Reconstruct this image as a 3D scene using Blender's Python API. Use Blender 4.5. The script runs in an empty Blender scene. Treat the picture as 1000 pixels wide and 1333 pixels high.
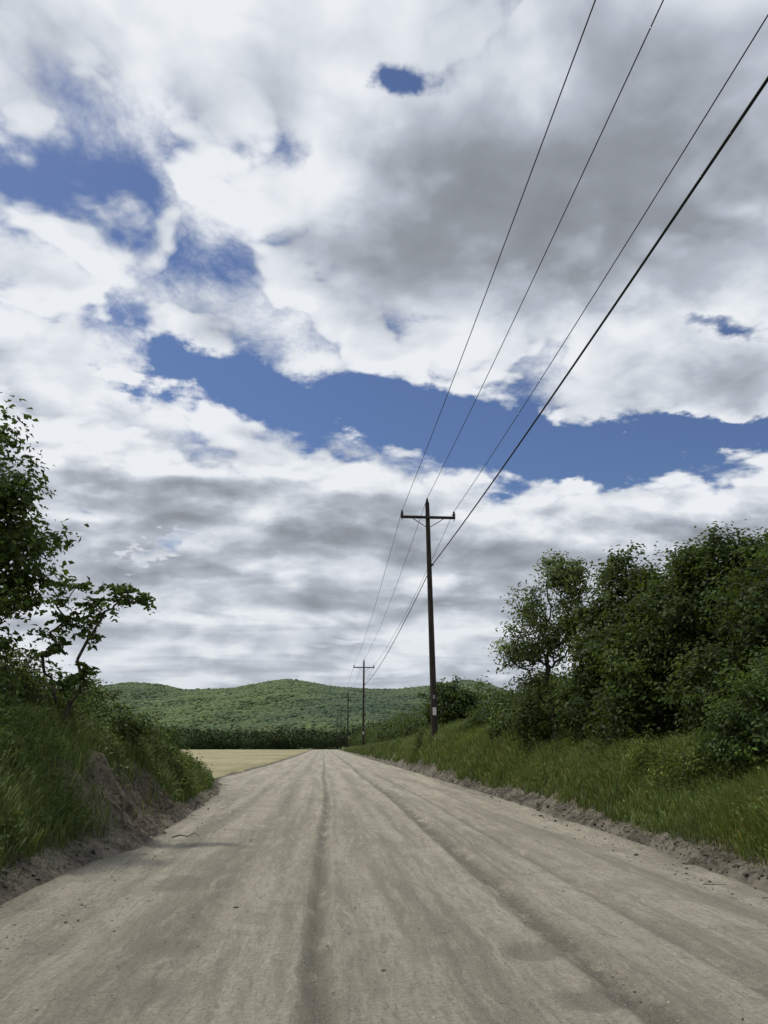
import bpy, math, numpy as np, bmesh
from mathutils import Vector
rng=np.random.default_rng(7)
scn=bpy.context.scene
scn.view_settings.view_transform='Standard'; scn.view_settings.look='None'; scn.view_settings.exposure=0

# ------------------------------------------------------------ helpers
def mk_mesh(name,V,F,col=None,mat=None,smooth=False,parent=None):
    V=np.asarray(V,dtype=np.float32); F=np.asarray(F,dtype=np.int32)
    me=bpy.data.meshes.new(name); k=F.shape[1]
    me.vertices.add(len(V)); me.vertices.foreach_set('co',V.ravel())
    me.loops.add(F.size); me.loops.foreach_set('vertex_index',F.ravel())
    me.polygons.add(len(F)); me.polygons.foreach_set('loop_start',np.arange(0,F.size,k,dtype=np.int32))
    me.update(calc_edges=True)
    if smooth: me.polygons.foreach_set('use_smooth',np.ones(len(F),dtype=bool))
    if col is not None:
        at=me.color_attributes.new('Col','FLOAT_COLOR','POINT')
        c=np.ones((len(V),4),dtype=np.float32); c[:,:3]=col
        at.data.foreach_set('color',c.ravel())
    if mat: me.materials.append(mat)
    ob=bpy.data.objects.new(name,me); scn.collection.objects.link(ob)
    if parent: ob.parent=parent
    return ob
def empty(name,loc=(0,0,0)):
    e=bpy.data.objects.new(name,None); scn.collection.objects.link(e); e.location=loc; return e
_ph=np.random.default_rng(3)
_W=[(_ph.normal(size=2),_ph.uniform(0,6.28)) for _ in range(24)]
def wn(x,y,s,k=0):
    r=0
    for i in range(8):
        (w,p)=_W[(i+k*5)%24]; f=(1+.35*i)
        r=r+np.sin((x*w[0]+y*w[1])*f/s+p+1.3*np.sin((x*w[1]-y*w[0])*.7*f/s+p*2))/(1+.25*i)
    return r/3.6
def unit(v): return v/np.maximum(np.linalg.norm(v,axis=-1,keepdims=True),1e-9)
def cols(base,n,var=.18,hue=.1,r=None):
    r=r or rng
    b=np.array(base)[None,:]*(1+var*r.normal(size=(n,1)))
    b=b*(1+hue*r.normal(size=(n,3))*np.array([1,.35,.6]))
    return np.clip(b,.004,1)

# ------------------------------------------------------------ materials
class NT:
    def __init__(s,tree): s.t=tree
    def n(s,typ,**kw):
        nd=s.t.nodes.new(typ)
        for k,v in kw.items(): setattr(nd,k,v)
        return nd
    def set(s,inp,v):
        if isinstance(v,bpy.types.NodeSocket): s.t.links.new(v,inp)
        elif v is not None: inp.default_value=v
    def m(s,op,a,b=None,c=None,clamp=False):
        nd=s.n('ShaderNodeMath',operation=op); nd.use_clamp=clamp
        s.set(nd.inputs[0],a); s.set(nd.inputs[1],b); s.set(nd.inputs[2],c); return nd.outputs[0]
    def ss(s,v,a,b,o0=0.,o1=1.,mode='SMOOTHSTEP'):
        nd=s.n('ShaderNodeMapRange',interpolation_type=mode)
        s.set(nd.inputs[0],v)
        for i,q in zip((1,2,3,4),(a,b,o0,o1)): s.set(nd.inputs[i],q)
        return nd.outputs[0]
    def mix(s,f,a,b):
        nd=s.n('ShaderNodeMix',data_type='RGBA'); s.set(nd.inputs[0],f)
        for i,q in ((6,a),(7,b)):
            if isinstance(q,tuple): q=q+(1,) if len(q)==3 else q
            s.set(nd.inputs[i],q)
        return nd.outputs[2]
    def comb(s,x,y,z):
        nd=s.n('ShaderNodeCombineXYZ')
        for i,q in enumerate((x,y,z)): s.set(nd.inputs[i],q)
        return nd.outputs[0]
    def noise(s,vec,scale,detail=4,rough=.5,dist=0.,lac=2.):
        nd=s.n('ShaderNodeTexNoise'); s.set(nd.inputs['Vector'],vec)
        nd.inputs['Scale'].default_value=scale; nd.inputs['Detail'].default_value=detail
        nd.inputs['Roughness'].default_value=rough; nd.inputs['Distortion'].default_value=dist
        nd.inputs['Lacunarity'].default_value=lac
        return nd.outputs[0]
    def vm(s,op,a,b):
        nd=s.n('ShaderNodeVectorMath',operation=op); s.set(nd.inputs[0],a); s.set(nd.inputs[1],b); return nd.outputs[0]
def new_mat(name):
    m=bpy.data.materials.new(name); m.use_nodes=True
    t=NT(m.node_tree); b=m.node_tree.nodes['Principled BSDF']; b.inputs['Specular IOR Level'].default_value=.2
    return m,t,b
def leaf_mat(name,trans=.35,rough=.6,spec=.15):
    m,t,b=new_mat(name)
    a=t.n('ShaderNodeAttribute',attribute_name='Col')
    t.set(b.inputs['Base Color'],a.outputs[0]); b.inputs['Roughness'].default_value=rough
    b.inputs['Specular IOR Level'].default_value=spec
    if trans<=0: return m
    tr=t.n('ShaderNodeBsdfTranslucent')
    tc=t.mix(.45,a.outputs[0],(0.13,.18,.02)); t.set(tr.inputs[0],tc)
    mx=t.n('ShaderNodeMixShader'); mx.inputs[0].default_value=trans
    t.set(mx.inputs[1],b.outputs[0]); t.set(mx.inputs[2],tr.outputs[0])
    t.set(m.node_tree.nodes['Material Output'].inputs[0],mx.outputs[0]); return m
M_leaf=leaf_mat('leaf'); M_grass=leaf_mat('grass_blade',.3,.5,.2); M_far=leaf_mat('far_foliage',0,.95,.02)
def noisy(name,c1,c2,scale,rough=.9,bump=.3,stretch=(1,1,1),bscale=None):
    m,t,b=new_mat(name); tc=t.n('ShaderNodeTexCoord').outputs['Object']
    v=t.vm('MULTIPLY',tc,stretch); n=t.noise(v,scale,6,.6)
    t.set(b.inputs['Base Color'],t.mix(t.ss(n,.35,.65),c1,c2)); b.inputs['Roughness'].default_value=rough
    bp=t.n('ShaderNodeBump'); bp.inputs['Strength'].default_value=bump; bp.inputs['Distance'].default_value=.02
    t.set(bp.inputs['Height'],t.noise(v,bscale or scale*3,4,.6)); t.set(b.inputs['Normal'],bp.outputs[0]); return m
M_bark=noisy('bark',(.035,.028,.022),(.09,.075,.06),9,stretch=(3,3,.6))
M_pole=noisy('creosote_wood',(.020,.016,.014),(.058,.046,.038),6,stretch=(6,6,.25),bump=.5)
M_ins=noisy('insulator_glaze',(.03,.03,.035),(.05,.05,.055),5,rough=.3,bump=0)
M_wire=noisy('cable_black',(.012,.012,.013),(.02,.02,.02),2,rough=.6,bump=0)
M_steel=noisy('galvanised_steel',(.22,.22,.22),(.3,.3,.3),8,rough=.5,bump=.05)
M_tag=noisy('tag_white',(.55,.55,.53),(.7,.7,.68),9,rough=.6,bump=.05)
M_stone=noisy('stone',(.18,.168,.14),(.38,.355,.30),5,bump=.4)
M_twig=noisy('dry_twig',(.05,.038,.026),(.12,.095,.07),20)

# ------------------------------------------------------------ terrain
def eR(Y): return np.interp(Y,[-20,0,8,12,20,45,110,300,600],[4.6,4.6,4.7,5.0,5.25,5.35,5.3,5.0,5.0])
def eL(Y): return np.interp(Y,[-20,0,8,10.5,13,18,27,33,38,60,110,300,600],[-3.3,-3.2,-3.0,-3.05,-2.75,-2.9,-3.4,-4.2,-4.8,-4.2,-3.7,-3.5,-3.5])
def hgt(X,Y):
    X=np.asarray(X,float);Y=np.asarray(Y,float)
    jr=.16*wn(X*0,Y,.7,1)+.10*wn(X*0,Y,.25,2)
    sr=X-eR(Y)-jr; sl=eL(Y)+jr-X
    steep=np.interp(Y,[0,10,30,42,60],[1,1,.75,.45,.6])
    ampR=np.interp(Y,[-20,5,12,20,45,80,140,260],[.75,.8,.95,1.1,1.25,.9,.5,.0])
    R=np.interp(sr/steep,[-.5,-.05,.12,.35,.9,1.8,3.5,8,30,120],[-.09,-.06,.12,.20,.6,1.15,1.5,1.9,1.2,.2])
    R=np.where(R>0.1,.1+(R-.1)*ampR,R)
    ampL=np.interp(Y,[-20,6,12,20,27,32,35,37],[.9,.9,1.02,.95,.66,.4,.15,0])
    L=np.interp(sl,[-.5,-.05,.15,.5,.95,1.3,1.9,3.5,9,20,60],[-.09,-.06,.08,.25,.70,1.25,1.7,2.0,2.1,.8,.0])
    L=np.where(L>0,L*ampL,L)
    z=np.where(sr>-.5,R,np.where(sl>-.5,L,-.09))
    off=np.clip(np.maximum(sr,sl)-.1,0,1)
    near=np.interp(Y,[60,140],[1,0])
    z=z+off*near*(.12*wn(X,Y,1.1,3)+.06*wn(X,Y,.35,1))
    return z
def cutmask(X,Y):   # eroded, bare part of the left bank
    s=eL(Y)-X
    return np.clip(1.15-np.abs((s-.72-.2*wn(X,Y,.6,1))/.66)**3,0,1)*np.clip(1.2-np.abs((Y-15.8)/4.2)**4,0,1)
def axis(dense0,dense1,st,lim0,lim1,g=1.12):
    a=list(np.arange(dense0,dense1,st)); s=st; x=dense1
    while x<lim1: a.append(x); s*=g; x+=s
    a.append(lim1); s=st; x=dense0-st; b=[]
    while x>lim0: b.append(x); s*=g; x-=s
    b.append(lim0); return np.array(b[::-1]+a)
def grid(xs,ys):
    X,Y=np.meshgrid(xs,ys); n,m=len(ys),len(xs)
    i=np.arange(n*m).reshape(n,m)
    F=np.stack([i[:-1,:-1],i[:-1,1:],i[1:,1:],i[1:,:-1]],-1).reshape(-1,4)
    return X.ravel(),Y.ravel(),F
xs=axis(-8,11,.09,-3500,3500,1.13); ys=axis(3,48,.11,-400,5200,1.05)
X,Y,F=grid(xs,ys); Z=hgt(X,Y)
cm=cutmask(X,Y); Z=Z+cm*(.08*wn(X,Y,.22,2)+.06*wn(X,Y,.11,3))
s=np.maximum(X-eR(Y),eL(Y)-X)
g=np.clip((s-.45+.3*wn(X,Y,.5,2))/.35,0,1)*(1-cm)
C=np.zeros((len(X),3)); C[:,0]=g; C[:,1]=cm
gm,t,b=new_mat('ground_soil_grass')
at=t.n('ShaderNodeAttribute',attribute_name='Col'); sp=t.n('ShaderNodeSeparateColor'); t.set(sp.inputs[0],at.outputs[0])
tc=t.n('ShaderNodeTexCoord').outputs['Object']
n1=t.noise(tc,1.5,8,.65); n2=t.noise(tc,12,6,.7); n3=t.noise(tc,.02,5,.6)
dirt=t.mix(t.ss(n2,.3,.7),(.035,.031,.024),(.125,.112,.088))
dirt=t.mix(t.m('MULTIPLY',t.ss(n1,.42,.62),.7),dirt,(.21,.19,.15))
dirt=t.mix(t.m('MULTIPLY',sp.outputs[1],.7),dirt,t.mix(t.ss(n2,.38,.66),(.028,.022,.016),(.15,.123,.088)))
gr=t.mix(t.ss(n1,.35,.65),(.040,.054,.018),(.08,.11,.032))
gr=t.mix(t.ss(n3,.45,.6),gr,(.11,.14,.05))
t.set(b.inputs['Base Color'],t.mix(sp.outputs[0],dirt,gr)); b.inputs['Roughness'].default_value=.95
bp=t.n('ShaderNodeBump'); bp.inputs['Strength'].default_value=.9; bp.inputs['Distance'].default_value=.06
t.set(bp.inputs['Height'],n2); t.set(b.inputs['Normal'],bp.outputs[0])
mk_mesh('ground',np.stack([X,Y,Z],-1),F,C,gm,True)

# road sheet
ts=np.linspace(0,1,240); ysr=axis(2.2,26,.05,-60,900,1.035)
T,Yr=np.meshgrid(ts,ysr); n,m=T.shape
L0=eL(Yr)-.45; R0=eR(Yr)+.45; Xr=L0+(R0-L0)*T
near=np.interp(Yr,[0,30,70],[1,.8,.0])
q=Xr-.14*wn(Xr*0,Yr,6,1)
def gs(c,w,a): return a*np.exp(-((q-c)/w)**2)
Zr=.012*wn(Xr,Yr*.15,.5,1)+.014*wn(Xr,Yr,1.6,2)+.006*wn(Xr,Yr,.16,3)+.007*wn(Xr,Yr*.12,.12,1)+.003*wn(Xr,Yr,.07,2)
Zr=Zr+gs(.12,.07,-.055)+gs(-.03,.05,.03)+gs(.27,.05,.026)+gs(2.1,.13,-.055)+gs(2.28,.05,.034)+gs(1.9,.05,.03)+gs(-1.0,.3,-.028)+gs(-.6,.06,.014)+gs(.9,.3,.016)+gs(-2.0,.25,-.022)+gs(3.0,.07,-.03)+gs(3.12,.04,.016)+gs(3.6,.4,.02)+gs(4.4,.2,-.01)
Zr=Zr+.018*np.sin(Yr*26+2*wn(Xr,Yr,.6))*np.exp(-((q-2.1)/.13)**2)*.8
for (cx,cy,rx,ry,dp) in ((1.66,6.3,.22,.26,.03),(1.75,5.15,.25,.2,.03),(1.3,7.6,.25,.2,.015),(-1.6,9.5,.3,.4,.015)):
    Zr=Zr-dp*np.exp(-(((Xr-cx)/rx)**2+((Yr-cy)/ry)**2)**2)
edge=np.minimum(Xr-L0,R0-Xr)
Zr=Zr*near+.05*np.exp(-((edge-.55)/.14)**2)*(.6+.6*wn(Xr,Yr,.3,2))*near-.10*np.clip(1-edge/.42,0,1)
i=np.arange(n*m).reshape(n,m); F=np.stack([i[:-1,:-1],i[:-1,1:],i[1:,1:],i[1:,:-1]],-1).reshape(-1,4)
Cr=np.zeros((n*m,3)); Cr[:,0]=(np.clip(1-(edge-.25+.25*wn(Xr,Yr,.5,1))/.5,0,1)).ravel()
wet=0
for (cx,cy,rx,ry) in ((1.66,6.3,.24,.28),(1.75,5.15,.3,.22),(-1.6,9.5,.3,.5)):
    wet=np.maximum(wet,np.clip(1.6-1.2*(((Xr-cx)/rx)**2+((Yr-cy)/ry)**2)+.5*wn(Xr,Yr,.15,2),0,1))
Cr[:,1]=wet.ravel()
# darker soil colour along the ruts
rut=gs(.12,.085,1.)+gs(2.1,.15,1.)+gs(3.0,.08,.7)+gs(-1.0,.26,.55)+gs(-2.05,.16,.4)+gs(1.1,.12,.3)+gs(-.35,.05,.35)
Cr[:,2]=np.clip(rut,0,1).ravel()
rm,t,b=new_mat('packed_dirt_gravel')
at=t.n('ShaderNodeAttribute',attribute_name='Col'); sp=t.n('ShaderNodeSeparateColor'); t.set(sp.inputs[0],at.outputs[0])
tc=t.n('ShaderNodeTexCoord').outputs['Object']
sx=t.n('ShaderNodeSeparateXYZ'); t.set(sx.inputs[0],tc); x_,y_=sx.outputs[0],sx.outputs[1]
wx=t.m('ADD',x_,t.m('MULTIPLY',t.m('SUBTRACT',t.noise(t.comb(0.,y_,0.),.16,2),.5),.7))
wx=t.m('ADD',wx,t.m('MULTIPLY',t.m('SUBTRACT',t.noise(tc,1.6,4,.6),.5),.14))
st1=t.noise(t.comb(wx,t.m('MULTIPLY',y_,.05),0.),1.9,8,.68)
st2=t.noise(t.comb(wx,t.m('MULTIPLY',y_,.08),3.),9,5,.6)
st3=t.noise(t.comb(wx,t.m('MULTIPLY',y_,.11),9.),26,4,.6)
pt=t.noise(tc,.9,9,.70,.5); fine=t.noise(tc,24,7,.78); grit=t.noise(tc,110,3,.75)
c=t.mix(t.ss(st1,.39,.60),(.235,.218,.173),(.415,.386,.308))
c=t.mix(t.m('MULTIPLY',t.ss(st2,.5,.66),.55),c,(.48,.45,.365))
c=t.mix(t.m('MULTIPLY',t.ss(st3,.50,.64),.5),c,(.175,.162,.13))
c=t.mix(t.m('MULTIPLY',t.ss(pt,.50,.60),.40),c,(.20,.186,.15))
tr=t.m('MULTIPLY',sp.outputs[2],t.ss(t.noise(t.comb(wx,t.m('MULTIPLY',y_,.35),7.),4,8,.70),.34,.54))
c=t.mix(t.m('MINIMUM',tr,.85),c,(.112,.102,.082))
c=t.mix(t.m('MULTIPLY',sp.outputs[1],.6),c,(.12,.112,.092))
c=t.mix(t.ss(fine,.40,.60),t.mix(.38,c,(.11,.10,.08)),c)
c=t.mix(t.m('MULTIPLY',t.ss(grit,.38,.66),.55),c,t.mix(.5,c,(.56,.525,.43)))
vo=t.n('ShaderNodeTexVoronoi'); t.set(vo.inputs['Vector'],tc); vo.inputs['Scale'].default_value=42
vs=t.n('ShaderNodeSeparateColor'); t.set(vs.inputs[0],vo.outputs['Color'])
dot=t.m('MULTIPLY',t.ss(vo.outputs['Distance'],.34,.20),t.ss(vs.outputs[0],.62,.66))
c=t.mix(t.m('MULTIPLY',dot,.8),c,t.mix(vs.outputs[1],(.10,.092,.075),(.50,.47,.40)))
c=t.mix(t.m('MULTIPLY',sp.outputs[0],.75),c,t.mix(t.ss(fine,.35,.65),(.06,.052,.040),(.20,.18,.14)))
t.set(b.inputs['Base Color'],c); b.inputs['Roughness'].default_value=.95
bp=t.n('ShaderNodeBump'); bp.inputs['Strength'].default_value=1.; bp.inputs['Distance'].default_value=.03
hh=t.m('ADD',t.m('ADD',fine,t.m('MULTIPLY',grit,.35)),t.m('ADD',t.m('MULTIPLY',st2,.8),t.m('MULTIPLY',dot,.25))); t.set(bp.inputs['Height'],hh); t.set(b.inputs['Normal'],bp.outputs[0])
mk_mesh('dirt_road',np.stack([Xr.ravel(),Yr.ravel(),Zr.ravel()],-1),F,Cr,rm,True)

# grain field
fx=np.linspace(0,1,60)**1.5; fy=np.linspace(33,262,90); TX,FY=np.meshgrid(fx,fy)
r0=eL(FY)-.30+.25*wn(FY*0,FY,3)-np.clip(38-FY,0,10)*.25; FX=r0-TX*(170+0*FY)
FZ=hgt(FX,FY)+.12+.05*wn(FX,FY,9); FZ[:,0]-=.20; FZ[0,:]-=.4
n,m=FX.shape; i=np.arange(n*m).reshape(n,m); F=np.stack([i[:-1,:-1],i[1:,:-1],i[1:,1:],i[:-1,1:]],-1).reshape(-1,4)
fm,t,b=new_mat('dry_grain')
tc=t.n('ShaderNodeTexCoord').outputs['Object']; v=t.vm('MULTIPLY',tc,(1,.12,1))
a1=t.noise(tc,.05,4,.6); a2=t.noise(v,1.2,6,.7)
c=t.mix(t.ss(a1,.4,.6),(.25,.225,.13),(.33,.295,.175)); c=t.mix(t.m('MULTIPLY',t.ss(a2,.4,.65),.5),c,(.19,.19,.095))
t.set(b.inputs['Base Color'],c); b.inputs['Roughness'].default_value=1
mk_mesh('grain_field',np.stack([FX.ravel(),FY.ravel(),FZ.ravel()],-1),F,None,fm,True)

# ------------------------------------------------------------ hills
ha=[-1.6,-.9,-.6,-.42,-.356,-.30,-.248,-.21,-.178,-.119,-.085,-.0495,-.02,.02,.06,.099,.139,.165,.188,.218,.25,.30,.5,.9,1.6]
he=[.03,.045,.055,.057,.0620,.068,.0760,.0740,.0675,.0705,.077,.0820,.079,.0730,.0705,.0715,.0755,.080,.0835,.0785,.066,.055,.05,.045,.03]
RD=2900.
def hill(X,Y):
    RY=RD+150*wn(X,X*0,600,1)
    top=RD*np.interp(X/RD,ha,he)
    u=(Y-1350)/(RY-1350)
    pr=np.where(u<1,np.clip(u,0,1)**1.3,np.exp(-((u-1)*1.6)**2))
    spur=26*wn(X,Y,260,2)+11*wn(X,Y,90,3)
    return top*pr+spur*np.clip(u*(1-u)*3.2,0,1)-2
hx=np.linspace(-4600,4600,260); hy=np.linspace(1300,4300,100)
X,Y,F=grid(hx,hy)
hm=noisy('hill_forest_floor',(.050,.068,.032),(.07,.092,.042),.02,bump=0)
mk_mesh('hill',np.stack([X,Y,hill(X,Y)],-1),F,None,hm,True)
bm=bmesh.new(); bmesh.ops.create_icosphere(bm,subdivisions=1,radius=1); bm.verts.ensure_lookup_table()
IV=np.array([v.co[:] for v in bm.verts]); IF=np.array([[v.index for v in f.verts] for f in bm.faces]); bm.free()
def canopy(P,S,col,name,mat):
    n=len(P); nv=len(IV)
    an=rng.uniform(0,6.28,n); ca,sa=np.cos(an),np.sin(an)
    V=np.repeat(IV[None],n,0).astype(np.float32)*(1+.15*rng.normal(size=(n,nv,1)))
    x=V[...,0]*ca[:,None]-V[...,1]*sa[:,None]; y=V[...,0]*sa[:,None]+V[...,1]*ca[:,None]; V[...,0]=x;V[...,1]=y
    V=V*S[:,None,:]+P[:,None,:]
    Fa=(IF[None]+(np.arange(n)*nv)[:,None,None]).reshape(-1,3)
    c=np.repeat(col[:,None,:],nv,1)*(1+.07*rng.normal(size=(n,nv,1)))
    return mk_mesh(name,V.reshape(-1,3),Fa,np.clip(c.reshape(-1,3),.004,1),mat,True)
N=46000
py=1350+1700*rng.uniform(0,1,N)**.95; PX=rng.uniform(-.46,.36,N)*py
P=np.stack([PX,py,hill(PX,py)+.5],-1)
sz=rng.uniform(5.,8.5,(N,1))*np.array([[1.1,1.1,.65]])*(1+.15*rng.normal(size=(N,3)))
pat=wn(PX,py,300,1)+.6*wn(PX,py,110,2)+.4*wn(PX,py,45,3); pat=pat[:,None]
ca=np.array([.120,.158,.050]); cb=np.array([.068,.096,.044]); f=np.clip(.55+.7*pat,0,1)  # patchy crown tones: species variation, also painted in for cloud shadows
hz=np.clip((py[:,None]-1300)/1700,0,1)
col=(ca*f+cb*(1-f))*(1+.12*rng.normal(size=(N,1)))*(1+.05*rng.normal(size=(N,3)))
col=col*(1-.14*hz)+hz*np.array([.022,.027,.032])+np.array([.010,.013,.020])  # aerial haze painted into the crown colours, growing with distance
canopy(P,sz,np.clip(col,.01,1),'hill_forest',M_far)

# ------------------------------------------------------------ foliage generators
def leafquads(Cn,S,Nn,col,aspect=.5,fold=.12,tdir=None):
    n=len(Cn); r=rng.normal(size=(n,3)); Nn=unit(Nn)
    if tdir is not None: r=tdir+.35*r
    t=unit(r-(r*Nn).sum(1,keepdims=True)*Nn); b=np.cross(Nn,t); S=S[:,None]
    V=np.stack([Cn-t*S*.5, Cn+b*S*aspect*.5+Nn*S*fold-t*S*.05, Cn+t*S*.5-Nn*S*.08, Cn-b*S*aspect*.5+Nn*S*fold-t*S*.05],1)
    F=np.arange(n*4).reshape(n,4); c=np.repeat(col[:,None,:],4,1)
    return V.reshape(-1,3),F,c.reshape(-1,3)
def tubes(A,B,ra,rb,k=5):
    d=unit(B-A); up=np.where(np.abs(d[:,2:3])>.9,[[1.,0,0]],[[0,0,1.]]); u=unit(np.cross(d,up)); v=np.cross(d,u)
    an=np.arange(k)*2*np.pi/k; n=len(A)
    ring=np.cos(an)[None,:,None]*u[:,None]+np.sin(an)[None,:,None]*v[:,None]
    V=np.concatenate([A[:,None]+ring*ra[:,None,None],B[:,None]+ring*rb[:,None,None]],1)
    j=np.arange(k); f=np.stack([j,(j+1)%k,(j+1)%k+k,j+k],-1)
    F=(f[None]+(np.arange(n)*2*k)[:,None,None]).reshape(-1,4)
    return V.reshape(-1,3),F
def targets(blobs,n,shell=.45):
    vol=np.array([b[3]*b[4]*b[5] for b in blobs])**.8; k=rng.choice(len(blobs),n,p=vol/vol.sum())
    d=unit(rng.normal(size=(n,3))); lump=1+.16*np.sin(d[:,0]*5+k)*np.sin(d[:,2]*6+2*k)+.12*rng.normal(size=n)
    r=(shell+(1-shell)*rng.uniform(0,1,n)**.6)*lump
    B=np.array(blobs)[k]; return B[:,:3]+d*r[:,None]*B[:,3:6],d
def skeleton(trunk,T,rtip=.008,power=.5,mid=2,wob=.08,pen=.35):
    pos=[np.array(p,float) for p in trunk]; par=[-1]+list(range(len(trunk)-1)); plen=[0]
    for i in range(1,len(pos)): plen.append(plen[-1]+np.linalg.norm(pos[i]-pos[i-1]))
    T=T[np.argsort(np.linalg.norm(T-pos[0],axis=1))]; ends=[]
    for q in T:
        A=np.array(pos); d=np.linalg.norm(A-q,axis=1); cost=d+pen*np.array(plen)+np.where(A[:,2]>q[2]+.1,1.2*(A[:,2]-q[2]),0)
        cost[0]+=.8
        j=int(np.argmin(cost)); p0=pos[j]; prev=j
        for k in range(1,mid+2):
            f=k/(mid+1); p=p0*(1-f)+q*f
            if k<=mid: p=p+rng.normal(size=3)*wob*d[j]+np.array([0,0,-.08*d[j]*math.sin(f*3.14)])
            pos.append(p); par.append(prev); plen.append(plen[prev]+np.linalg.norm(p-pos[prev])); prev=len(pos)-1
        ends.append(prev)
    n=len(pos); w=np.zeros(n)
    for e in ends: w[e]+=1
    for i in range(n-1,0,-1): w[par[i]]+=w[i]
    r=rtip*np.maximum(w,1)**power
    A=np.array([pos[par[i]] for i in range(1,n)]); B=np.array(pos[1:])
    ra=np.array([min(r[par[i]],r[i]*1.35) for i in range(1,n)]); rb=r[1:]
    return A,B,ra,rb
def plant(name,blobs,trunks,nt,nl,lsize,base,cr=.28,shell=.45,rtip=.006,aspect=.58,var=.34,power=.5,upn=.7,yg=.22):
    T,d=targets(blobs,nt,shell)
    e=empty(name,tuple(trunks[0][0])); off=np.array(trunks[0][0],float)
    own=np.argmin(np.array([[np.linalg.norm(q[:2]-np.array(tr[-1])[:2]) for tr in trunks] for q in T]),1)
    VV=[];FF=[];o=0
    for k,tr in enumerate(trunks):
        Tk=T[own==k]
        if len(Tk)==0: Tk=np.array([tr[-1]])
        if len(Tk)>240: Tk=Tk[rng.choice(len(Tk),240,replace=False)]
        A,B,ra,rb=skeleton(tr,Tk,rtip,power); V,F=tubes(A,B,ra,rb); VV.append(V);FF.append(F+o);o+=len(V)
    mk_mesh('branches',np.concatenate(VV)-off,np.concatenate(FF),None,M_bark,True,e)
    n=nt*nl; k=np.repeat(np.arange(nt),nl)
    g=rng.normal(size=(n,3))*np.array([1,1,.7])*cr*.62*rng.uniform(.6,1.4,(nt,1))[k]
    Cn=T[k]+g
    Nn=unit(d[k]*.6+unit(g)*.5+np.array([0,0,upn])+rng.normal(size=(n,3))*.55)
    S=lsize*rng.uniform(.6,1.35,n)
    tint=np.clip(1+var*rng.normal(size=(nt,1)),.4,1.9)[k]
    y=(rng.uniform(size=nt)<yg)[k][:,None]
    c=np.array(base)[None]*tint*(1+.2*rng.normal(size=(n,1)))*np.where(y,[[1.8,1.7,1.1]],[[1,1,1]])
    c=np.clip(c*(1+.08*rng.normal(size=(n,3))),.006,1)
    V,F,cc=leafquads(Cn,S,Nn,c,aspect)
    mk_mesh('leaves',V-off,F,cc,M_leaf,False,e)
    return e
G_dark=(.040,.062,.019)
def tr(x,y,h,dx=0,dy=0,z0=None,n=5,w=.1):
    z0=float(hgt(x,y))-.15 if z0 is None else z0
    return [(x+dx*f+(w*rng.normal() if 0<f<1 else 0),y+dy*f,z0+h*f) for f in np.linspace(0,1,n)]

plant('deciduous_tree',[(-7.1,13.5,5.4,1.3,1.4,1.9),(-6.0,13.3,5.2,.9,1.0,1.3),(-5.75,13.2,5.9,.55,.8,.55),(-5.3,13.2,4.75,.75,.9,.55),(-5.5,13.2,4.0,.7,.9,.4),(-6.5,13.2,6.9,.65,.8,.7),(-6.4,13.6,3.1,1.1,1.2,.6),(-8.6,13.8,4.8,1.6,1.6,2.2)],
      [tr(-7.2,13.7,3.4,.2,0)],500,48,.125,(.046,.072,.020),cr=.27,shell=.2,rtip=.006,aspect=.62)
def sumac(name,base,tips):
    e=empty(name,base); off=np.array(base)
    A,B,ra,rb=skeleton([base,(base[0]+.02,base[1],base[2]+.3),(base[0]+.06,base[1],base[2]+.6)],np.array(tips),.010,.5,3,.06,.05)
    V,F=tubes(A,B,ra,rb,6); mk_mesh('branches',V-off,F,None,M_bark,True,e)
    Cs=[];Ns=[];Ts=[]
    for q in tips:
        q=np.array(q)
        for j in range(rng.integers(6,10)):
            az=rng.uniform(0,6.28); dr=np.array([math.cos(az),math.sin(az),rng.uniform(-.5,.9)]); Lf=rng.uniform(.16,.34)
            side=unit(np.cross(dr,[0,0,1.])); q2=q+rng.normal(size=3)*.05
            for kk in range(6):
                f=(kk+1)/6; p=q2+dr*Lf*f+np.array([0,0,-.35*Lf*f*f])
                for sg in (-1,1):
                    Cs.append(p+side*sg*.05+rng.normal(size=3)*.015); Ns.append(np.array([0,0,.7])+.7*rng.normal(size=3)); Ts.append(side*sg+dr*.5)
    Cs=np.array(Cs);Ns=np.array(Ns);Ts=np.array(Ts); n=len(Cs)
    V,F,c=leafquads(Cs,rng.uniform(.09,.16,n),Ns,cols((.068,.105,.030),n,.3),.55,.06,Ts)
    mk_mesh('leaves',V-off,F,c,M_leaf,False,e)
z0=float(hgt(-4.75,14.4))-.1
sumac('sumac_sapling',(-4.65,14.3,z0),[(-3.78,14.2,4.30),(-4.05,14.4,4.42),(-3.6,14.3,4.12),(-4.4,14.3,4.10),(-4.15,14.1,3.85),(-3.9,14.2,4.1),(-4.55,14.5,3.65),(-4.35,14.1,3.40)])
sumac('sumac_sapling',(-4.95,14.4,z0),[(-4.72,14.2,4.36),(-5.02,14.5,4.42),(-5.15,14.4,4.1),(-5.1,14.2,3.5),(-5.25,14.4,3.1),(-4.85,14.3,3.75),(-4.9,14.1,3.25)])
sumac('sumac_sapling',(-4.6,14.0,z0),[(-4.4,13.9,2.68),(-4.25,14.0,2.8),(-4.6,13.8,2.5)])

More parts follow.
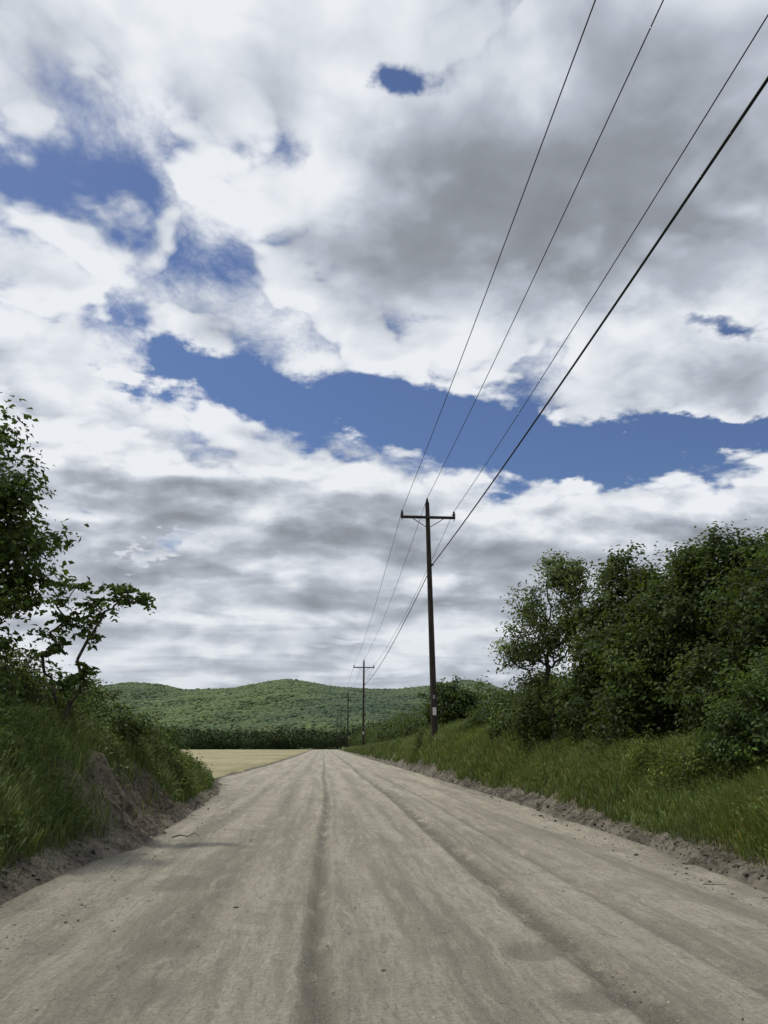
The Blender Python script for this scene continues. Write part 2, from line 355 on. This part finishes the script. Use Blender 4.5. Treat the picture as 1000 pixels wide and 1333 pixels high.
plant('roadside_shrub',[(-5.6,12.2,2.2,.9,.9,.55),(-5.2,10.2,1.9,.8,.9,.5),(-6.2,15,2.5,1.2,1.2,.8),(-5.3,14.6,2.1,.7,.8,.4)],[tr(-5.7,12.3,.5),tr(-5.3,10.3,.4)],260,55,.085,(.060,.094,.025),cr=.22,shell=.3,rtip=.004)
plant('roadside_shrub',[(-4.7,18.2,1.85,.8,1.0,.5),(-4.7,21.5,1.55,.8,1.2,.5),(-5.6,25.5,1.15,1.0,1.5,.6),(-6.2,30,.8,1.0,1.6,.5),(-6.2,19,2.4,1.2,1.4,.8)],[tr(-4.9,18.2,.5),tr(-4.8,21.5,.5),tr(-5.6,25.5,.3),tr(-6.2,30,.3)],340,50,.095,(.060,.092,.026),cr=.25,shell=.3,rtip=.004)
plant('roadside_shrub',[(-4.2,22.3,.8,.5,.9,.45),(-4.6,27.3,.6,.5,1.2,.45),(-5.5,32,.4,.7,1.3,.4),(-3.8,20.6,.55,.35,.5,.3)],[tr(-4.1,22.3,.2),tr(-4.6,27.3,.2),tr(-5.5,32,.2)],220,50,.08,(.052,.078,.024),cr=.22,shell=.3,rtip=.004)

plant('box_elder_tree',[(7.75,23.2,6.75,.85,.9,.85),(6.75,23.5,5.7,.8,.9,.6),(6.1,23.6,4.35,.75,.9,.5),(7.1,23.4,4.7,.8,1.0,.7),(8.1,23.3,5.4,1.0,1.0,1.0),(6.5,23.5,3.3,.6,.8,.4),(5.95,23.5,5.0,.35,.4,.3)],
      [tr(7.2,23.6,2.6,-.05,0)],200,46,.145,(.115,.155,.057),cr=.30,shell=.1,rtip=.007,aspect=.40,upn=.5,yg=.1)
plant('dense_thicket',[(9.1,21.0,4.6,1.5,1.7,2.1),(8.3,20.4,3.3,1.4,1.4,1.6),(9.9,20.6,4.9,1.6,1.6,1.4)],[tr(8.9,21.4,2.6),tr(9.8,20.9,2.6)],700,58,.14,G_dark,cr=.30,shell=.6)
plant('dense_thicket',[(9.0,17.3,4.1,1.5,1.5,1.9),(9.6,17.0,5.3,1.1,1.1,1.0),(8.0,17.9,3.2,1.2,1.3,1.35),(10.6,16.4,4.4,1.5,1.5,1.9)],[tr(9.0,17.5,2.6),tr(10.2,16.8,2.6)],820,56,.12,(.044,.070,.021),cr=.28,shell=.6)
plant('dense_thicket',[(9.2,13.9,3.6,1.3,1.4,1.6),(10.6,13.3,3.8,1.6,1.5,1.9),(7.9,14.4,2.5,.95,1.0,1.05),(9.7,12,2.8,1.3,1.2,1.3)],[tr(9.0,13.9,2),tr(10.2,13.6,2)],760,54,.105,(.042,.066,.021),cr=.26,shell=.6)
plant('vine_shrub',[(7.0,11.6,1.95,.75,.8,.75),(7.7,11.2,2.2,.7,.8,.8),(6.75,12.2,1.6,.5,.6,.5),(8.0,12.2,2.6,.8,.8,.6),(7.9,10.2,1.9,.8,.8,.7)],[tr(7.1,11.8,.9),tr(7.8,11.5,1)],460,52,.08,(.058,.094,.028),cr=.2,shell=.55,rtip=.004,yg=.08)
plant('dense_thicket',[(8.7,16.6,5.6,.4,.5,.5),(9.2,16.3,6.1,.35,.4,.45),(9.9,16.2,5.9,.5,.5,.5),(10.3,13.2,5.6,.5,.5,.5)],[tr(9.0,16.5,3.6),tr(9.9,16.2,3.6),tr(10.3,13.3,3.4)],60,26,.11,(.055,.085,.026),cr=.2,shell=.1,rtip=.006)
plant('roadside_shrub',[(7.3,20.6,2.4,.9,1.1,.9),(6.9,24.6,2.3,.8,1.2,.9),(8.0,26.5,2.8,1.2,1.3,1.2),(7.2,18,2.0,.6,.9,.6)],[tr(7.3,20.8,.7),tr(7.0,24.6,.7),tr(8,26.5,.7)],340,50,.12,G_dark,cr=.28,shell=.5)
plant('roadside_shrub',[(8.1,33.5,2.5,1.2,1.5,1.2),(7.6,30,2.1,.9,1.4,.8),(9.8,33,3.2,1.6,1.6,1.5),(8.2,38,2.3,1.1,1.6,1.1)],[tr(8.1,33.6,.7),tr(7.7,30,.7),tr(9.8,33,.9),tr(8.2,38,.7)],360,45,.15,(.048,.075,.022),cr=.35,shell=.5)
plant('small_tree',[(7.9,46.5,3.7,1.5,1.5,1.3),(7.1,46.0,3.1,1.0,1.1,.8),(8.9,46.5,3.0,1.2,1.2,1.1)],[tr(8.0,46.6,1.8)],220,45,.22,(.030,.050,.016),cr=.4,shell=.5)
plant('roadside_shrub',[(6.9,44.3,1.6,.6,.9,.6),(6.3,47,1.7,.6,1.5,.75)],[tr(6.9,44.3,.3),tr(6.3,47,.3)],80,45,.15,(.055,.082,.024),cr=.3,shell=.4)
plant('weed_shrub',[(5.95,13.2,1.1,.3,.4,.3),(6.3,12.7,1.3,.35,.4,.35),(6.25,14.6,1.3,.35,.5,.3)],[tr(6.0,13.2,.2),tr(6.3,12.7,.2),tr(6.3,14.6,.2)],90,36,.065,(.125,.165,.038),cr=.16,shell=.2,rtip=.003,aspect=.4,yg=0.)

def hedge(name,spec,mat,nper,ls,base):
    Cs=[];Ss=[];Ns=[];Cc=[]
    for (x,y,z,rx,ry,rz) in spec:
        n=nper; d=unit(rng.normal(size=(n,3))); lump=1+.22*np.sin(d[:,0]*7+x)*np.sin(d[:,2]*6+y)+.12*rng.normal(size=n)
        r=(.65+.35*rng.uniform(size=n)**.5)*lump
        p=np.array([x,y,z])+d*r[:,None]*np.array([rx,ry,rz]); Cs.append(p)
        Ns.append(d+np.array([0,0,.5])+.5*rng.normal(size=(n,3))); Ss.append(ls*rng.uniform(.6,1.4,n)*(rx+rz)/2)
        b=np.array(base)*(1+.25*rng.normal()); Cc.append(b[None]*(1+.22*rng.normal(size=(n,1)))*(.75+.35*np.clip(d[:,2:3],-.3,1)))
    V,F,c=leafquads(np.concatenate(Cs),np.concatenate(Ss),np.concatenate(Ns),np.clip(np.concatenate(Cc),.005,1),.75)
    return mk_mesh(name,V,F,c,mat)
sp=[]
for y in np.arange(50,330,2.6):
    x=7.4+rng.uniform(0,3.2)+.012*y; h=np.interp(y,[50,90,330],[1.6,1.8,3.0])*rng.uniform(.6,1.35)
    sp.append((x,y,float(hgt(x,y))+h*.6,1.3*rng.uniform(.7,1.3),1.9,h))
    x2=x+rng.uniform(3,9); h2=h*1.4; sp.append((x2,y,h2*.7+.5,2.2,2.4,h2))
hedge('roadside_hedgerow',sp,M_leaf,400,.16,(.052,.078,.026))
sp=[]
for k in range(46):
    y=rng.uniform(13,48); x=12.2+rng.uniform(0,9)+max(0,(y-30))*.05; h=rng.uniform(1.8,3.0)
    sp.append((x,y,1.6+h*.7,rng.uniform(1.4,2.2),1.8,h))
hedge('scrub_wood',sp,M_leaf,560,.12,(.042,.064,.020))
sp=[]
for k in range(190):
    x=rng.uniform(-230,8) if k%2 else rng.uniform(-90,4); y=rng.uniform(275,345); h=rng.uniform(1.8,4.2)+(.9 if rng.uniform()<.15 else 0)
    sp.append((x,y,h*.8,rng.uniform(2.,5.),3.5,h))
for k in range(110):
    x=rng.uniform(9,230); y=rng.uniform(270,340)+abs(x)*.2; h=rng.uniform(3,6); sp.append((x,y,h*.85,rng.uniform(3,5),3.5,h))
hedge('distant_trees',sp,M_far,300,.20,(.056,.078,.034))
sp=[]
for k in range(620):
    y=rng.uniform(560,1250); x=rng.uniform(-.52,.4)*y; h=rng.uniform(5,9.)*(.7+y/1800); sp.append((x,y,h*.8,rng.uniform(6,10),6,h))
hedge('distant_trees',sp,M_far,110,.34,(.066,.092,.050))

# ------------------------------------------------------------ grass
def grass_pts(side,y0,y1,s0,s1,n):
    Y=rng.uniform(y0,y1,n); s=s0+(s1-s0)*rng.uniform(size=n)**1.15
    X=np.where(side>0,eR(Y)+s,eL(Y)-s); return X,Y,s
BV=[];BF=[];BC=[];bo=0
def blades(X,Y,H,W,col,lean=.35):
    global bo
    n=len(X); Z=hgt(X,Y)-.03; az=rng.uniform(0,6.28,n)*.6+2.5*wn(X,Y,1.5,2); dr=np.stack([np.cos(az),np.sin(az),0*az],-1)
    fa=rng.uniform(0,3.14,n); wd=np.stack([np.cos(fa),np.sin(fa)*.6,0*fa],-1)
    P=np.stack([X,Y,Z],-1); ln=(lean*np.abs(rng.normal(size=n))*H)[:,None]
    up=np.array([0,0,1.])[None]
    p1=P+up*(H*.5)[:,None]+dr*ln*.25; p2=P+up*(H*.85)[:,None]+dr*ln*.7; p3=P+up*(H*(.98-.25*np.minimum(ln[:,0]/H,1)))[:,None]+dr*ln*1.15
    w=wd*W[:,None]
    V=np.stack([P-w*.5,P+w*.5,p1-w*.45,p1+w*.45,p2-w*.3,p2+w*.3,p3-w*.04,p3+w*.04],1)
    f=np.array([[0,1,3,2],[2,3,5,4],[4,5,7,6]]); F=(f[None]+(np.arange(n)*8)[:,None,None]).reshape(-1,4)+bo
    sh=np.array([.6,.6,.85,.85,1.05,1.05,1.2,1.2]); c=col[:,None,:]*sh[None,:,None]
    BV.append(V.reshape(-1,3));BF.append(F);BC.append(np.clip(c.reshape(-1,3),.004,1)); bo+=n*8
def do(side,y0,y1,s0,s1,n,h,w,base):
    X,Y,s=grass_pts(side,y0,y1,s0,s1,n)
    pt=wn(X,Y,1.3,1)+.6*wn(X,Y,.45,2)
    keep=rng.uniform(size=n)<np.clip(.75+.6*pt,.12,1)*np.clip((s-s0)/.5+.25,0,1)
    if side<0: keep&=~(rng.uniform(size=n)<cutmask(X,Y)*.97)
    X,Y,s,pt=X[keep],Y[keep],s[keep],pt[keep]; n=len(X)
    H=h*(.50+.32*np.clip(pt,-1,1.2)+.5*rng.uniform(size=n))*np.clip(.35+s*.8,0,1)
    if side>0: H=H*(1+.5*np.clip((Y-32)/10,0,1)*np.clip((60-Y)/12,0,1))
    else: H=H*np.interp(Y,[20,32],[1,.55])
    c=cols(base,n,.24,.09); k=wn(X,Y,2.2,3)[:,None]; k2=np.clip(wn(X,Y,.9,1)[:,None],0,1)
    c=c*(1+.40*k)*(1+k2*np.array([[.45,.25,.1]]))*np.where(rng.uniform(size=(n,1))<.09,[[2.0,1.4,1.8]],[[1,1,1]])
    blades(X,Y,np.maximum(H,.06),w*rng.uniform(.6,1.4,n),c)
gA=(.135,.185,.046); gB=(.100,.142,.038)
do(1,3,12,.30,3.2,46000,.44,.010,gA); do(1,12,24,.30,3.4,54000,.50,.014,gA); do(1,24,62,.25,3.0,46000,.66,.026,(.12,.165,.042)); do(1,60,200,.2,3.,22000,.8,.07,(.10,.14,.042))
do(-1,3,12,.40,4.0,45000,.55,.010,gB); do(-1,12,24,.35,4.2,60000,.50,.013,gB); do(-1,24,36,.3,3.5,22000,.5,.02,gB)
do(1,4,40,.12,.6,9000,.16,.010,gB); do(-1,4,36,.15,.7,8000,.18,.010,gB)
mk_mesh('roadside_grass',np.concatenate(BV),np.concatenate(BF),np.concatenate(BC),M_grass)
CX=[];CY=[];CZ=[]
for side,y0,y1,n in ((1,4,45,32000),(-1,4,34,80000)):
    X,Y,s=grass_pts(side,y0,y1,.35,4.0,n); pt=wn(X,Y,.8,3)+.5*wn(X,Y,.3,2); k=pt>(.25 if side>0 else -.05)
    if side<0: k&=~(rng.uniform(size=n)<cutmask(X,Y)*.97)
    X,Y,pt=X[k],Y[k],pt[k]; CX.append(X);CY.append(Y);CZ.append(hgt(X,Y)+rng.uniform(.05,.6,len(X))*np.clip(pt+.5,.3,1.3)*np.interp(Y,[20,32],[1,.6]))
CX=np.concatenate(CX);CY=np.concatenate(CY);CZ=np.concatenate(CZ); n=len(CX)
k=wn(CX,CY,.7,1)[:,None]
V,F,c=leafquads(np.stack([CX,CY,CZ],-1),rng.uniform(.035,.10,n),np.array([0,-.2,1.])+.5*rng.normal(size=(n,3)),np.clip(cols((.088,.130,.036),n,.3)*(1+.5*k),.01,1),.55)
mk_mesh('roadside_weeds',V,F,c,M_leaf)

# ------------------------------------------------------------ stones, clods, twigs
def rocks(name,X,Y,Z,S,mat):
    n=len(X); iv=IV; fi=IF; nv=len(iv)
    V=iv[None]*(1+.25*rng.normal(size=(n,nv,1)))*S[:,None,None]*np.array([1,1,.6])*(1+.25*rng.normal(size=(n,1,3)))+np.stack([X,Y,Z],-1)[:,None]
    F=(fi[None]+(np.arange(n)*nv)[:,None,None]).reshape(-1,3); mk_mesh(name,V.reshape(-1,3),F,None,mat)
n=7000; Y=2.5+30*rng.uniform(size=n)**1.7; sd=rng.uniform(size=n)
X=np.where(sd<.32,eL(Y)+.25+np.abs(rng.normal(size=n))*.35-.3*rng.uniform(size=n),np.where(sd<.6,eR(Y)-.2-np.abs(rng.normal(size=n))*.3+.25*rng.uniform(size=n),rng.uniform(-3,5,n)))
rocks('gravel',X,Y,np.maximum(hgt(X,Y),0)+.002,np.clip(.0055*np.exp(.45*rng.normal(size=n)),.003,.018),M_stone)
M_clod=noisy('soil_clod',(.038,.034,.026),(.125,.112,.088),9,bump=.5)
n=3600; Y=4+34*rng.uniform(size=n)**1.3; X=np.where(rng.uniform(size=n)<.7,eR(Y)+rng.normal(size=n)*.2+.10,eL(Y)-.2+rng.normal(size=n)*.22)
rocks('soil_clods',X,Y,np.maximum(hgt(X,Y),0)+.002,np.clip(.012*np.exp(.6*rng.normal(size=n)),.004,.05),M_clod)
def stick(name,pts,r):
    pts=np.array(pts); off=pts[0]; A=pts[:-1];B=pts[1:]; k=len(A); ra=np.linspace(r,r*.5,k); V,F=tubes(A,B,ra,ra*.9); ob=mk_mesh(name,V-off,F,None,M_twig,True); ob.location=tuple(off)
stick('fallen_branch',[(-2.45,13.5,.05),(-2.33,13.62,.07),(-2.22,13.6,.05),(-2.12,13.74,.09),(-2.04,13.7,.04)],.011)
stick('fallen_branch',[(4.2,8.7,.04),(4.3,8.62,.05),(4.45,8.66,.04)],.005)
for k in range(8):
    y=rng.uniform(13.0,18.6); s0=rng.uniform(.85,1.25); P0=[]
    for j in range(6):
        ss_=s0-.12*j+.03*rng.normal(); yy=y+.12*j*rng.normal()*.6; xx=float(eL(yy))-ss_; P0.append((xx,yy,float(hgt(xx,yy))+.05+.03*rng.normal()))
    stick('exposed_root',P0,.012)

# ------------------------------------------------------------ poles + wires
def cyl(name,a,b,r0,r1,mat,par,k=14):
    a=np.array(a,float);b=np.array(b,float); V,F=tubes(a[None],b[None],np.array([r0]),np.array([r1]),k)
    V=np.concatenate([V,[a],[b]]); n=len(V)
    me=bpy.data.meshes.new(name); fs=[tuple(map(int,f)) for f in F]+[(j,n-2,(j+1)%k) for j in range(k)]+[(k+j,k+(j+1)%k,n-1) for j in range(k)]
    me.from_pydata([tuple(v) for v in V],[],fs); me.materials.append(mat)
    ob=bpy.data.objects.new(name,me); scn.collection.objects.link(ob); ob.parent=par; return ob
def box(name,c,sx,sy,sz,mat,par,bev=.01):
    bm=bmesh.new(); bmesh.ops.create_cube(bm,size=1)
    for v in bm.verts: v.co=Vector((v.co.x*sx+c[0],v.co.y*sy+c[1],v.co.z*sz+c[2]))
    if bev: bmesh.ops.bevel(bm,geom=bm.edges[:],offset=bev,segments=2,affect='EDGES')
    me=bpy.data.meshes.new(name); bm.to_mesh(me); bm.free(); me.materials.append(mat)
    ob=bpy.data.objects.new(name,me); scn.collection.objects.link(ob); ob.parent=par; return ob
def turned(name,prof,cx,cy,z,mat,par,k=12):
    V=[];F=[]
    for (r,h) in prof:
        for j in range(k): V.append((cx+r*math.cos(j*6.2832/k),cy+r*math.sin(j*6.2832/k),z+h))
    for i in range(len(prof)-1):
        for j in range(k): F.append((i*k+j,i*k+(j+1)%k,(i+1)*k+(j+1)%k,(i+1)*k+j))
    me=bpy.data.meshes.new(name); me.from_pydata(V,[],F); me.materials.append(mat)
    ob=bpy.data.objects.new(name,me); scn.collection.objects.link(ob); ob.parent=par
INS=[(.03,0),(.05,.03),(.085,.05),(.085,.08),(.05,.10),(.075,.13),(.07,.17),(.045,.20),(.06,.23),(.05,.27),(.0,.29)]
polesY=[-35.6,43.6,122.8,202,281,360]; att=[]
for i,py in enumerate(polesY):
    H=15.95 if i<2 else 14.6; bx=6.34; lean=-.2 if i==1 else .03; gz=float(hgt(bx,py))-.3
    e=empty('utility_pole',(bx,py,gz)); L=H-gz; A=L-1.0
    cyl('pole',(0,0,0),(lean,0,L),.20,.13,M_pole,e)
    xa=lean*A/L; hw=1.70
    box('crossarm',(xa,-.19,A),hw*2,.12,.16,M_pole,e)
    for sgn in (-1,1):
        cyl('brace_%d'%(1 if sgn<0 else 2),(xa+sgn*.95,-.21,A-.09),(xa+sgn*.13,-.17,A-.62),.024,.024,M_pole,e,6)
        turned('insulator_%d'%(1 if sgn<0 else 2),[(r*1.2,h*1.2) for r,h in INS],xa+sgn*(hw-.08),-.19,A+.08,M_ins,e)
        cyl('pin_%d'%(1 if sgn<0 else 2),(xa+sgn*(hw-.08),-.19,A-.24),(xa+sgn*(hw-.08),-.19,A+.09),.025,.025,M_ins,e,8)
    turned('insulator_3',[(r*1.1,h*1.1) for r,h in INS],lean,0,L,M_ins,e)
    cyl('bracket_bolt',(xa-.0,-.30,A),(xa,.2,A),.025,.025,M_steel,e,8)
    lowz=12.0-gz if i<2 else 10.9-gz
    cyl('cable_clamp',(lean*lowz/L+.14,-.12,lowz),(lean*lowz/L+.26,.12,lowz),.05,.05,M_ins,e,8)
    if i<3:
        box('white_tag',(lean*.15+.0,-.205,3.35-gz),.20,.02,.42,M_tag,e,.004)
        box('metal_number_plate',(lean*.2,-.20,4.15-gz),.12,.02,.22,M_steel,e,.004)
        cyl('ground_wire',(.17,-.09,0),(lean+.12,-.06,L-1),.012,.012,M_ins,e,5)
    att.append([np.array([bx+xa-hw+.08,py-.19,gz+A+.40]),np.array([bx+lean,py,gz+L+.30]),np.array([bx+xa+hw-.08,py-.19,gz+A+.40]),np.array([bx+lean*lowz/L+.2,py,gz+lowz])])
def wire(k,sag,r):
    pts=[]
    for i in range(len(att)-1):
        a,b=att[i][k],att[i+1][k]; N=48
        for j in range(N+(i==len(att)-2)):
            f=j/N; p=a*(1-f)+b*f; p=p.copy(); p[2]-=sag*4*f*(1-f); pts.append(p)
    cu=bpy.data.curves.new('power_line','CURVE'); cu.dimensions='3D'; cu.bevel_depth=r; cu.bevel_resolution=2
    s_=cu.splines.new('POLY'); s_.points.add(len(pts)-1)
    for q,p in zip(s_.points,pts): q.co=(p[0],p[1],p[2],1)
    cu.materials.append(M_wire); ob=bpy.data.objects.new('power_line',cu); scn.collection.objects.link(ob)
wire(0,.93,.014); wire(1,1.0,.014); wire(2,1.03,.014); wire(3,.90,.028)

# ------------------------------------------------------------ sky
EL,AZ=math.radians(60),math.radians(-55)
w=bpy.data.worlds.new('World'); scn.world=w; w.use_nodes=True; t=NT(w.node_tree)
bg=w.node_tree.nodes['Background']
sky=t.n('ShaderNodeTexSky',sky_type='NISHITA'); sky.sun_disc=False; sky.sun_elevation=EL; sky.sun_rotation=AZ; sky.altitude=100; sky.dust_density=.4; sky.ozone_density=2.5
tc=t.n('ShaderNodeTexCoord').outputs['Generated']
sx=t.n('ShaderNodeSeparateXYZ'); t.set(sx.inputs[0],tc); x,y,z=sx.outputs
zc=t.m('ADD',t.m('MAXIMUM',z,0.),.25)
P=t.comb(t.m('DIVIDE',x,zc),t.m('DIVIDE',y,zc),0.)
ya=t.m('MAXIMUM',t.m('ABSOLUTE',y),.12); a=t.m('DIVIDE',x,ya); e=t.m('DIVIDE',t.m('MAXIMUM',z,0.),ya)
wv=t.n('ShaderNodeTexNoise'); t.set(wv.inputs['Vector'],P); wv.inputs['Scale'].default_value=5.; wv.inputs['Detail'].default_value=8; wv.inputs['Roughness'].default_value=.60
ws=t.n('ShaderNodeSeparateColor'); t.set(ws.inputs[0],wv.outputs['Color'])
aw=t.m('ADD',a,t.m('MULTIPLY',t.m('SUBTRACT',ws.outputs[0],.5),.32)); ew=t.m('ADD',e,t.m('MULTIPLY',t.m('SUBTRACT',ws.outputs[1],.5),.20))
def blob(ca,ce,ra,re,am,rot=0):
    c_,s_=math.cos(rot),math.sin(rot)
    da=t.m('SUBTRACT',aw,ca); de=t.m('SUBTRACT',ew,ce)
    if rot:
        u=t.m('ADD',t.m('MULTIPLY',da,c_/ra),t.m('MULTIPLY',de,s_/ra)); v=t.m('ADD',t.m('MULTIPLY',da,-s_/re),t.m('MULTIPLY',de,c_/re))
    else: u=t.m('DIVIDE',da,ra); v=t.m('DIVIDE',de,re)
    q=t.m('ADD',t.m('MULTIPLY',u,u),t.m('MULTIPLY',v,v))
    return t.m('MULTIPLY',t.m('EXPONENT',t.m('MULTIPLY',q,-1.)),am)
def add(*l):
    r=l[0]
    for k in l[1:]: r=t.m('ADD',r,k)
    return r
def mul(a_,b_): return t.m('MULTIPLY',a_,b_)
def cen(n_,k): return mul(t.m('SUBTRACT',n_,.5),k)
def bil(n_): return t.m('ABSOLUTE',t.m('SUBTRACT',mul(n_,2.),1.))   # billow: rounded lumps with creases
n1=t.noise(P,2.4,10,.55,.35)
n1s=t.noise(P,2.4,5,.5,.35); n1b=t.noise(t.vm('ADD',P,(-.05,.11,0.)),2.4,5,.5,.35)
n2=t.noise(P,7.,9,.56,.25); n2s=t.noise(P,7.,3,.45,.25); n2b=t.noise(t.vm('ADD',P,(-.015,.035,0.)),7.,3,.45,.25)
b2=bil(n2s)
cov=add(cen(n1,1.4),cen(n2,1.0),mul(b2,.55),.16,
  blob(.13,.455,.20,.050,-.85,-.18), blob(-.17,.515,.13,.042,-.75,-.22), blob(.40,.43,.17,.055,-.85,0), blob(.62,.44,.16,.032,-.70,0), blob(.60,.64,.12,.03,-.50),
  blob(-.42,.85,.13,.10,-.36), blob(-.22,.72,.20,.08,-.15), blob(-.40,.62,.16,.04,-.24), blob(.10,1.09,.05,.04,-.50), blob(-.14,.93,.13,.06,-.28),blob(.06,.60,.14,.04,-.20),
  blob(-.45,.53,.15,.035,.25), blob(.38,.85,.30,.17,.55), blob(.10,.80,.10,.12,.15), blob(.60,.545,.13,.05,.35), blob(.75,1.1,.3,.4,.5),blob(-.35,1.2,.3,.12,.15))
aU=t.ss(cov,-.08,.20)
dk=add(blob(.31,.90,.24,.16,.95), blob(.47,.76,.26,.08,.55), blob(.10,.72,.12,.06,.25), blob(.62,1.15,.25,.25,.35))
rel=t.m('SUBTRACT',n1s,n1b); rel2=t.m('SUBTRACT',n2s,n2b)
thick=add(.15,mul(t.ss(cov,.15,.7),.16),mul(dk,.52),cen(t.noise(P,1.7,5,.5),.6),mul(rel,-1.5),mul(rel2,-.8),mul(b2,-.50),cen(n2,.20))
def ramp(fac,stops):
    cr=t.n('ShaderNodeValToRGB'); t.set(cr.inputs[0],fac); el=cr.color_ramp.elements
    el[0].position=stops[0][0]; el[0].color=stops[0][1]+(1,); el[1].position=stops[-1][0]; el[1].color=stops[-1][1]+(1,)
    for p,c_ in stops[1:-1]:
        q=el.new(p); q.color=c_+(1,)
    return cr.outputs[0]
cU=ramp(thick,[(0.,(.83,.86,.90)),(.16,(.67,.71,.77)),(.34,(.46,.50,.57)),(.60,(.29,.315,.355)),(1.,(.21,.23,.26))])
# lower cloud bank
Q=t.comb(mul(a,1.),mul(e,1.9),.3)
nE=t.noise(Q,6.5,10,.55,.2); nEs=t.noise(Q,5.,5,.5,.2); nEb=t.noise(t.vm('ADD',Q,(-.03,.055,0.)),5.,5,.5,.2)
Q3=t.comb(mul(a,1.),mul(e,2.3),5.); m3s=t.noise(Q3,10.,4,.45,.2); m3b=t.noise(t.vm('ADD',Q3,(-.012,.03,0.)),10.,4,.45,.2); b3=bil(m3s)
da=t.m('SUBTRACT',a,.25); et=add(.352,mul(t.m('MINIMUM',mul(da,da),1.),.25),cen(nE,.20),mul(b3,.07))
dep=t.m('SUBTRACT',et,e)
aL=t.ss(dep,-.010,.020)
Q2=t.comb(t.m('DIVIDE',x,t.m('ADD',z,.14)),t.m('DIVIDE',y,t.m('ADD',z,.08)),2.)
sN=t.noise(Q2,1.6,10,.56,.5); sNs=t.noise(Q2,1.6,5,.52,.5); sNb=t.noise(t.vm('ADD',Q2,(-.05,.16,0.)),1.6,5,.52,.5)
relL=t.m('SUBTRACT',nEs,nEb)
body=t.ss(dep,.02,.12)
hz=t.ss(e,.02,.22)
thL=add(.07,mul(body,t.ss(e,.10,.34,.20,.46)),cen(sN,1.0),mul(relL,-1.5),mul(t.m('SUBTRACT',sNs,sNb),-1.1),mul(t.m('SUBTRACT',m3s,m3b),-.8),mul(b3,-.45),blob(-.08,.33,.30,.03,.25,-.1),blob(.45,.30,.25,.04,-.15),blob(-.35,.42,.16,.03,-.15))
cL=ramp(thL,[(0.,(.83,.86,.90)),(.20,(.62,.66,.72)),(.42,(.42,.455,.515)),(.70,(.285,.31,.35)),(1.,(.22,.24,.27))])
cL=t.mix(t.m('SUBTRACT',1.,hz),cL,t.mix(.40,cL,(.52,.57,.63)))
gap=mul(t.ss(add(cen(sN,-1.),blob(-.24,.245,.08,.02,.30),blob(.3,.27,.06,.015,.12),-.10),0.,.10),.7)
aL=mul(aL,t.m('SUBTRACT',1.,gap))
tint=t.n('ShaderNodeMix',data_type='RGBA',blend_type='MULTIPLY'); tint.inputs[0].default_value=1; t.set(tint.inputs[6],sky.outputs[0]); tint.inputs[7].default_value=(.66,.70,.84,1)
def x10(c_):
    nd=t.n('ShaderNodeVectorMath',operation='SCALE'); t.set(nd.inputs[0],c_); nd.inputs[3].default_value=10.; return nd.outputs[0]
r1=t.mix(aU,tint.outputs[2],x10(cU)); r2=t.mix(aL,r1,x10(cL))
t.set(bg.inputs[0],r2); bg.inputs[1].default_value=.1

sl=bpy.data.lights.new('sun','SUN'); sl.energy=2.6; sl.angle=math.radians(4); sl.color=(1,.94,.83)
so=bpy.data.objects.new('sun',sl); scn.collection.objects.link(so)
d=Vector((math.sin(AZ)*math.cos(EL),math.cos(AZ)*math.cos(EL),math.sin(EL))); so.rotation_euler=d.to_track_quat('Z','Y').to_euler(); so.location=(0,0,30)

cam=bpy.data.cameras.new('camera'); cam.sensor_fit='VERTICAL'; cam.sensor_height=36; cam.sensor_width=27; cam.lens=26; cam.clip_end=12000; cam.clip_start=.05
co=bpy.data.objects.new('camera',cam); scn.collection.objects.link(co); co.location=(0,0,1.5); co.rotation_euler=(math.radians(107.5),0,math.radians(-4.5)); scn.camera=co
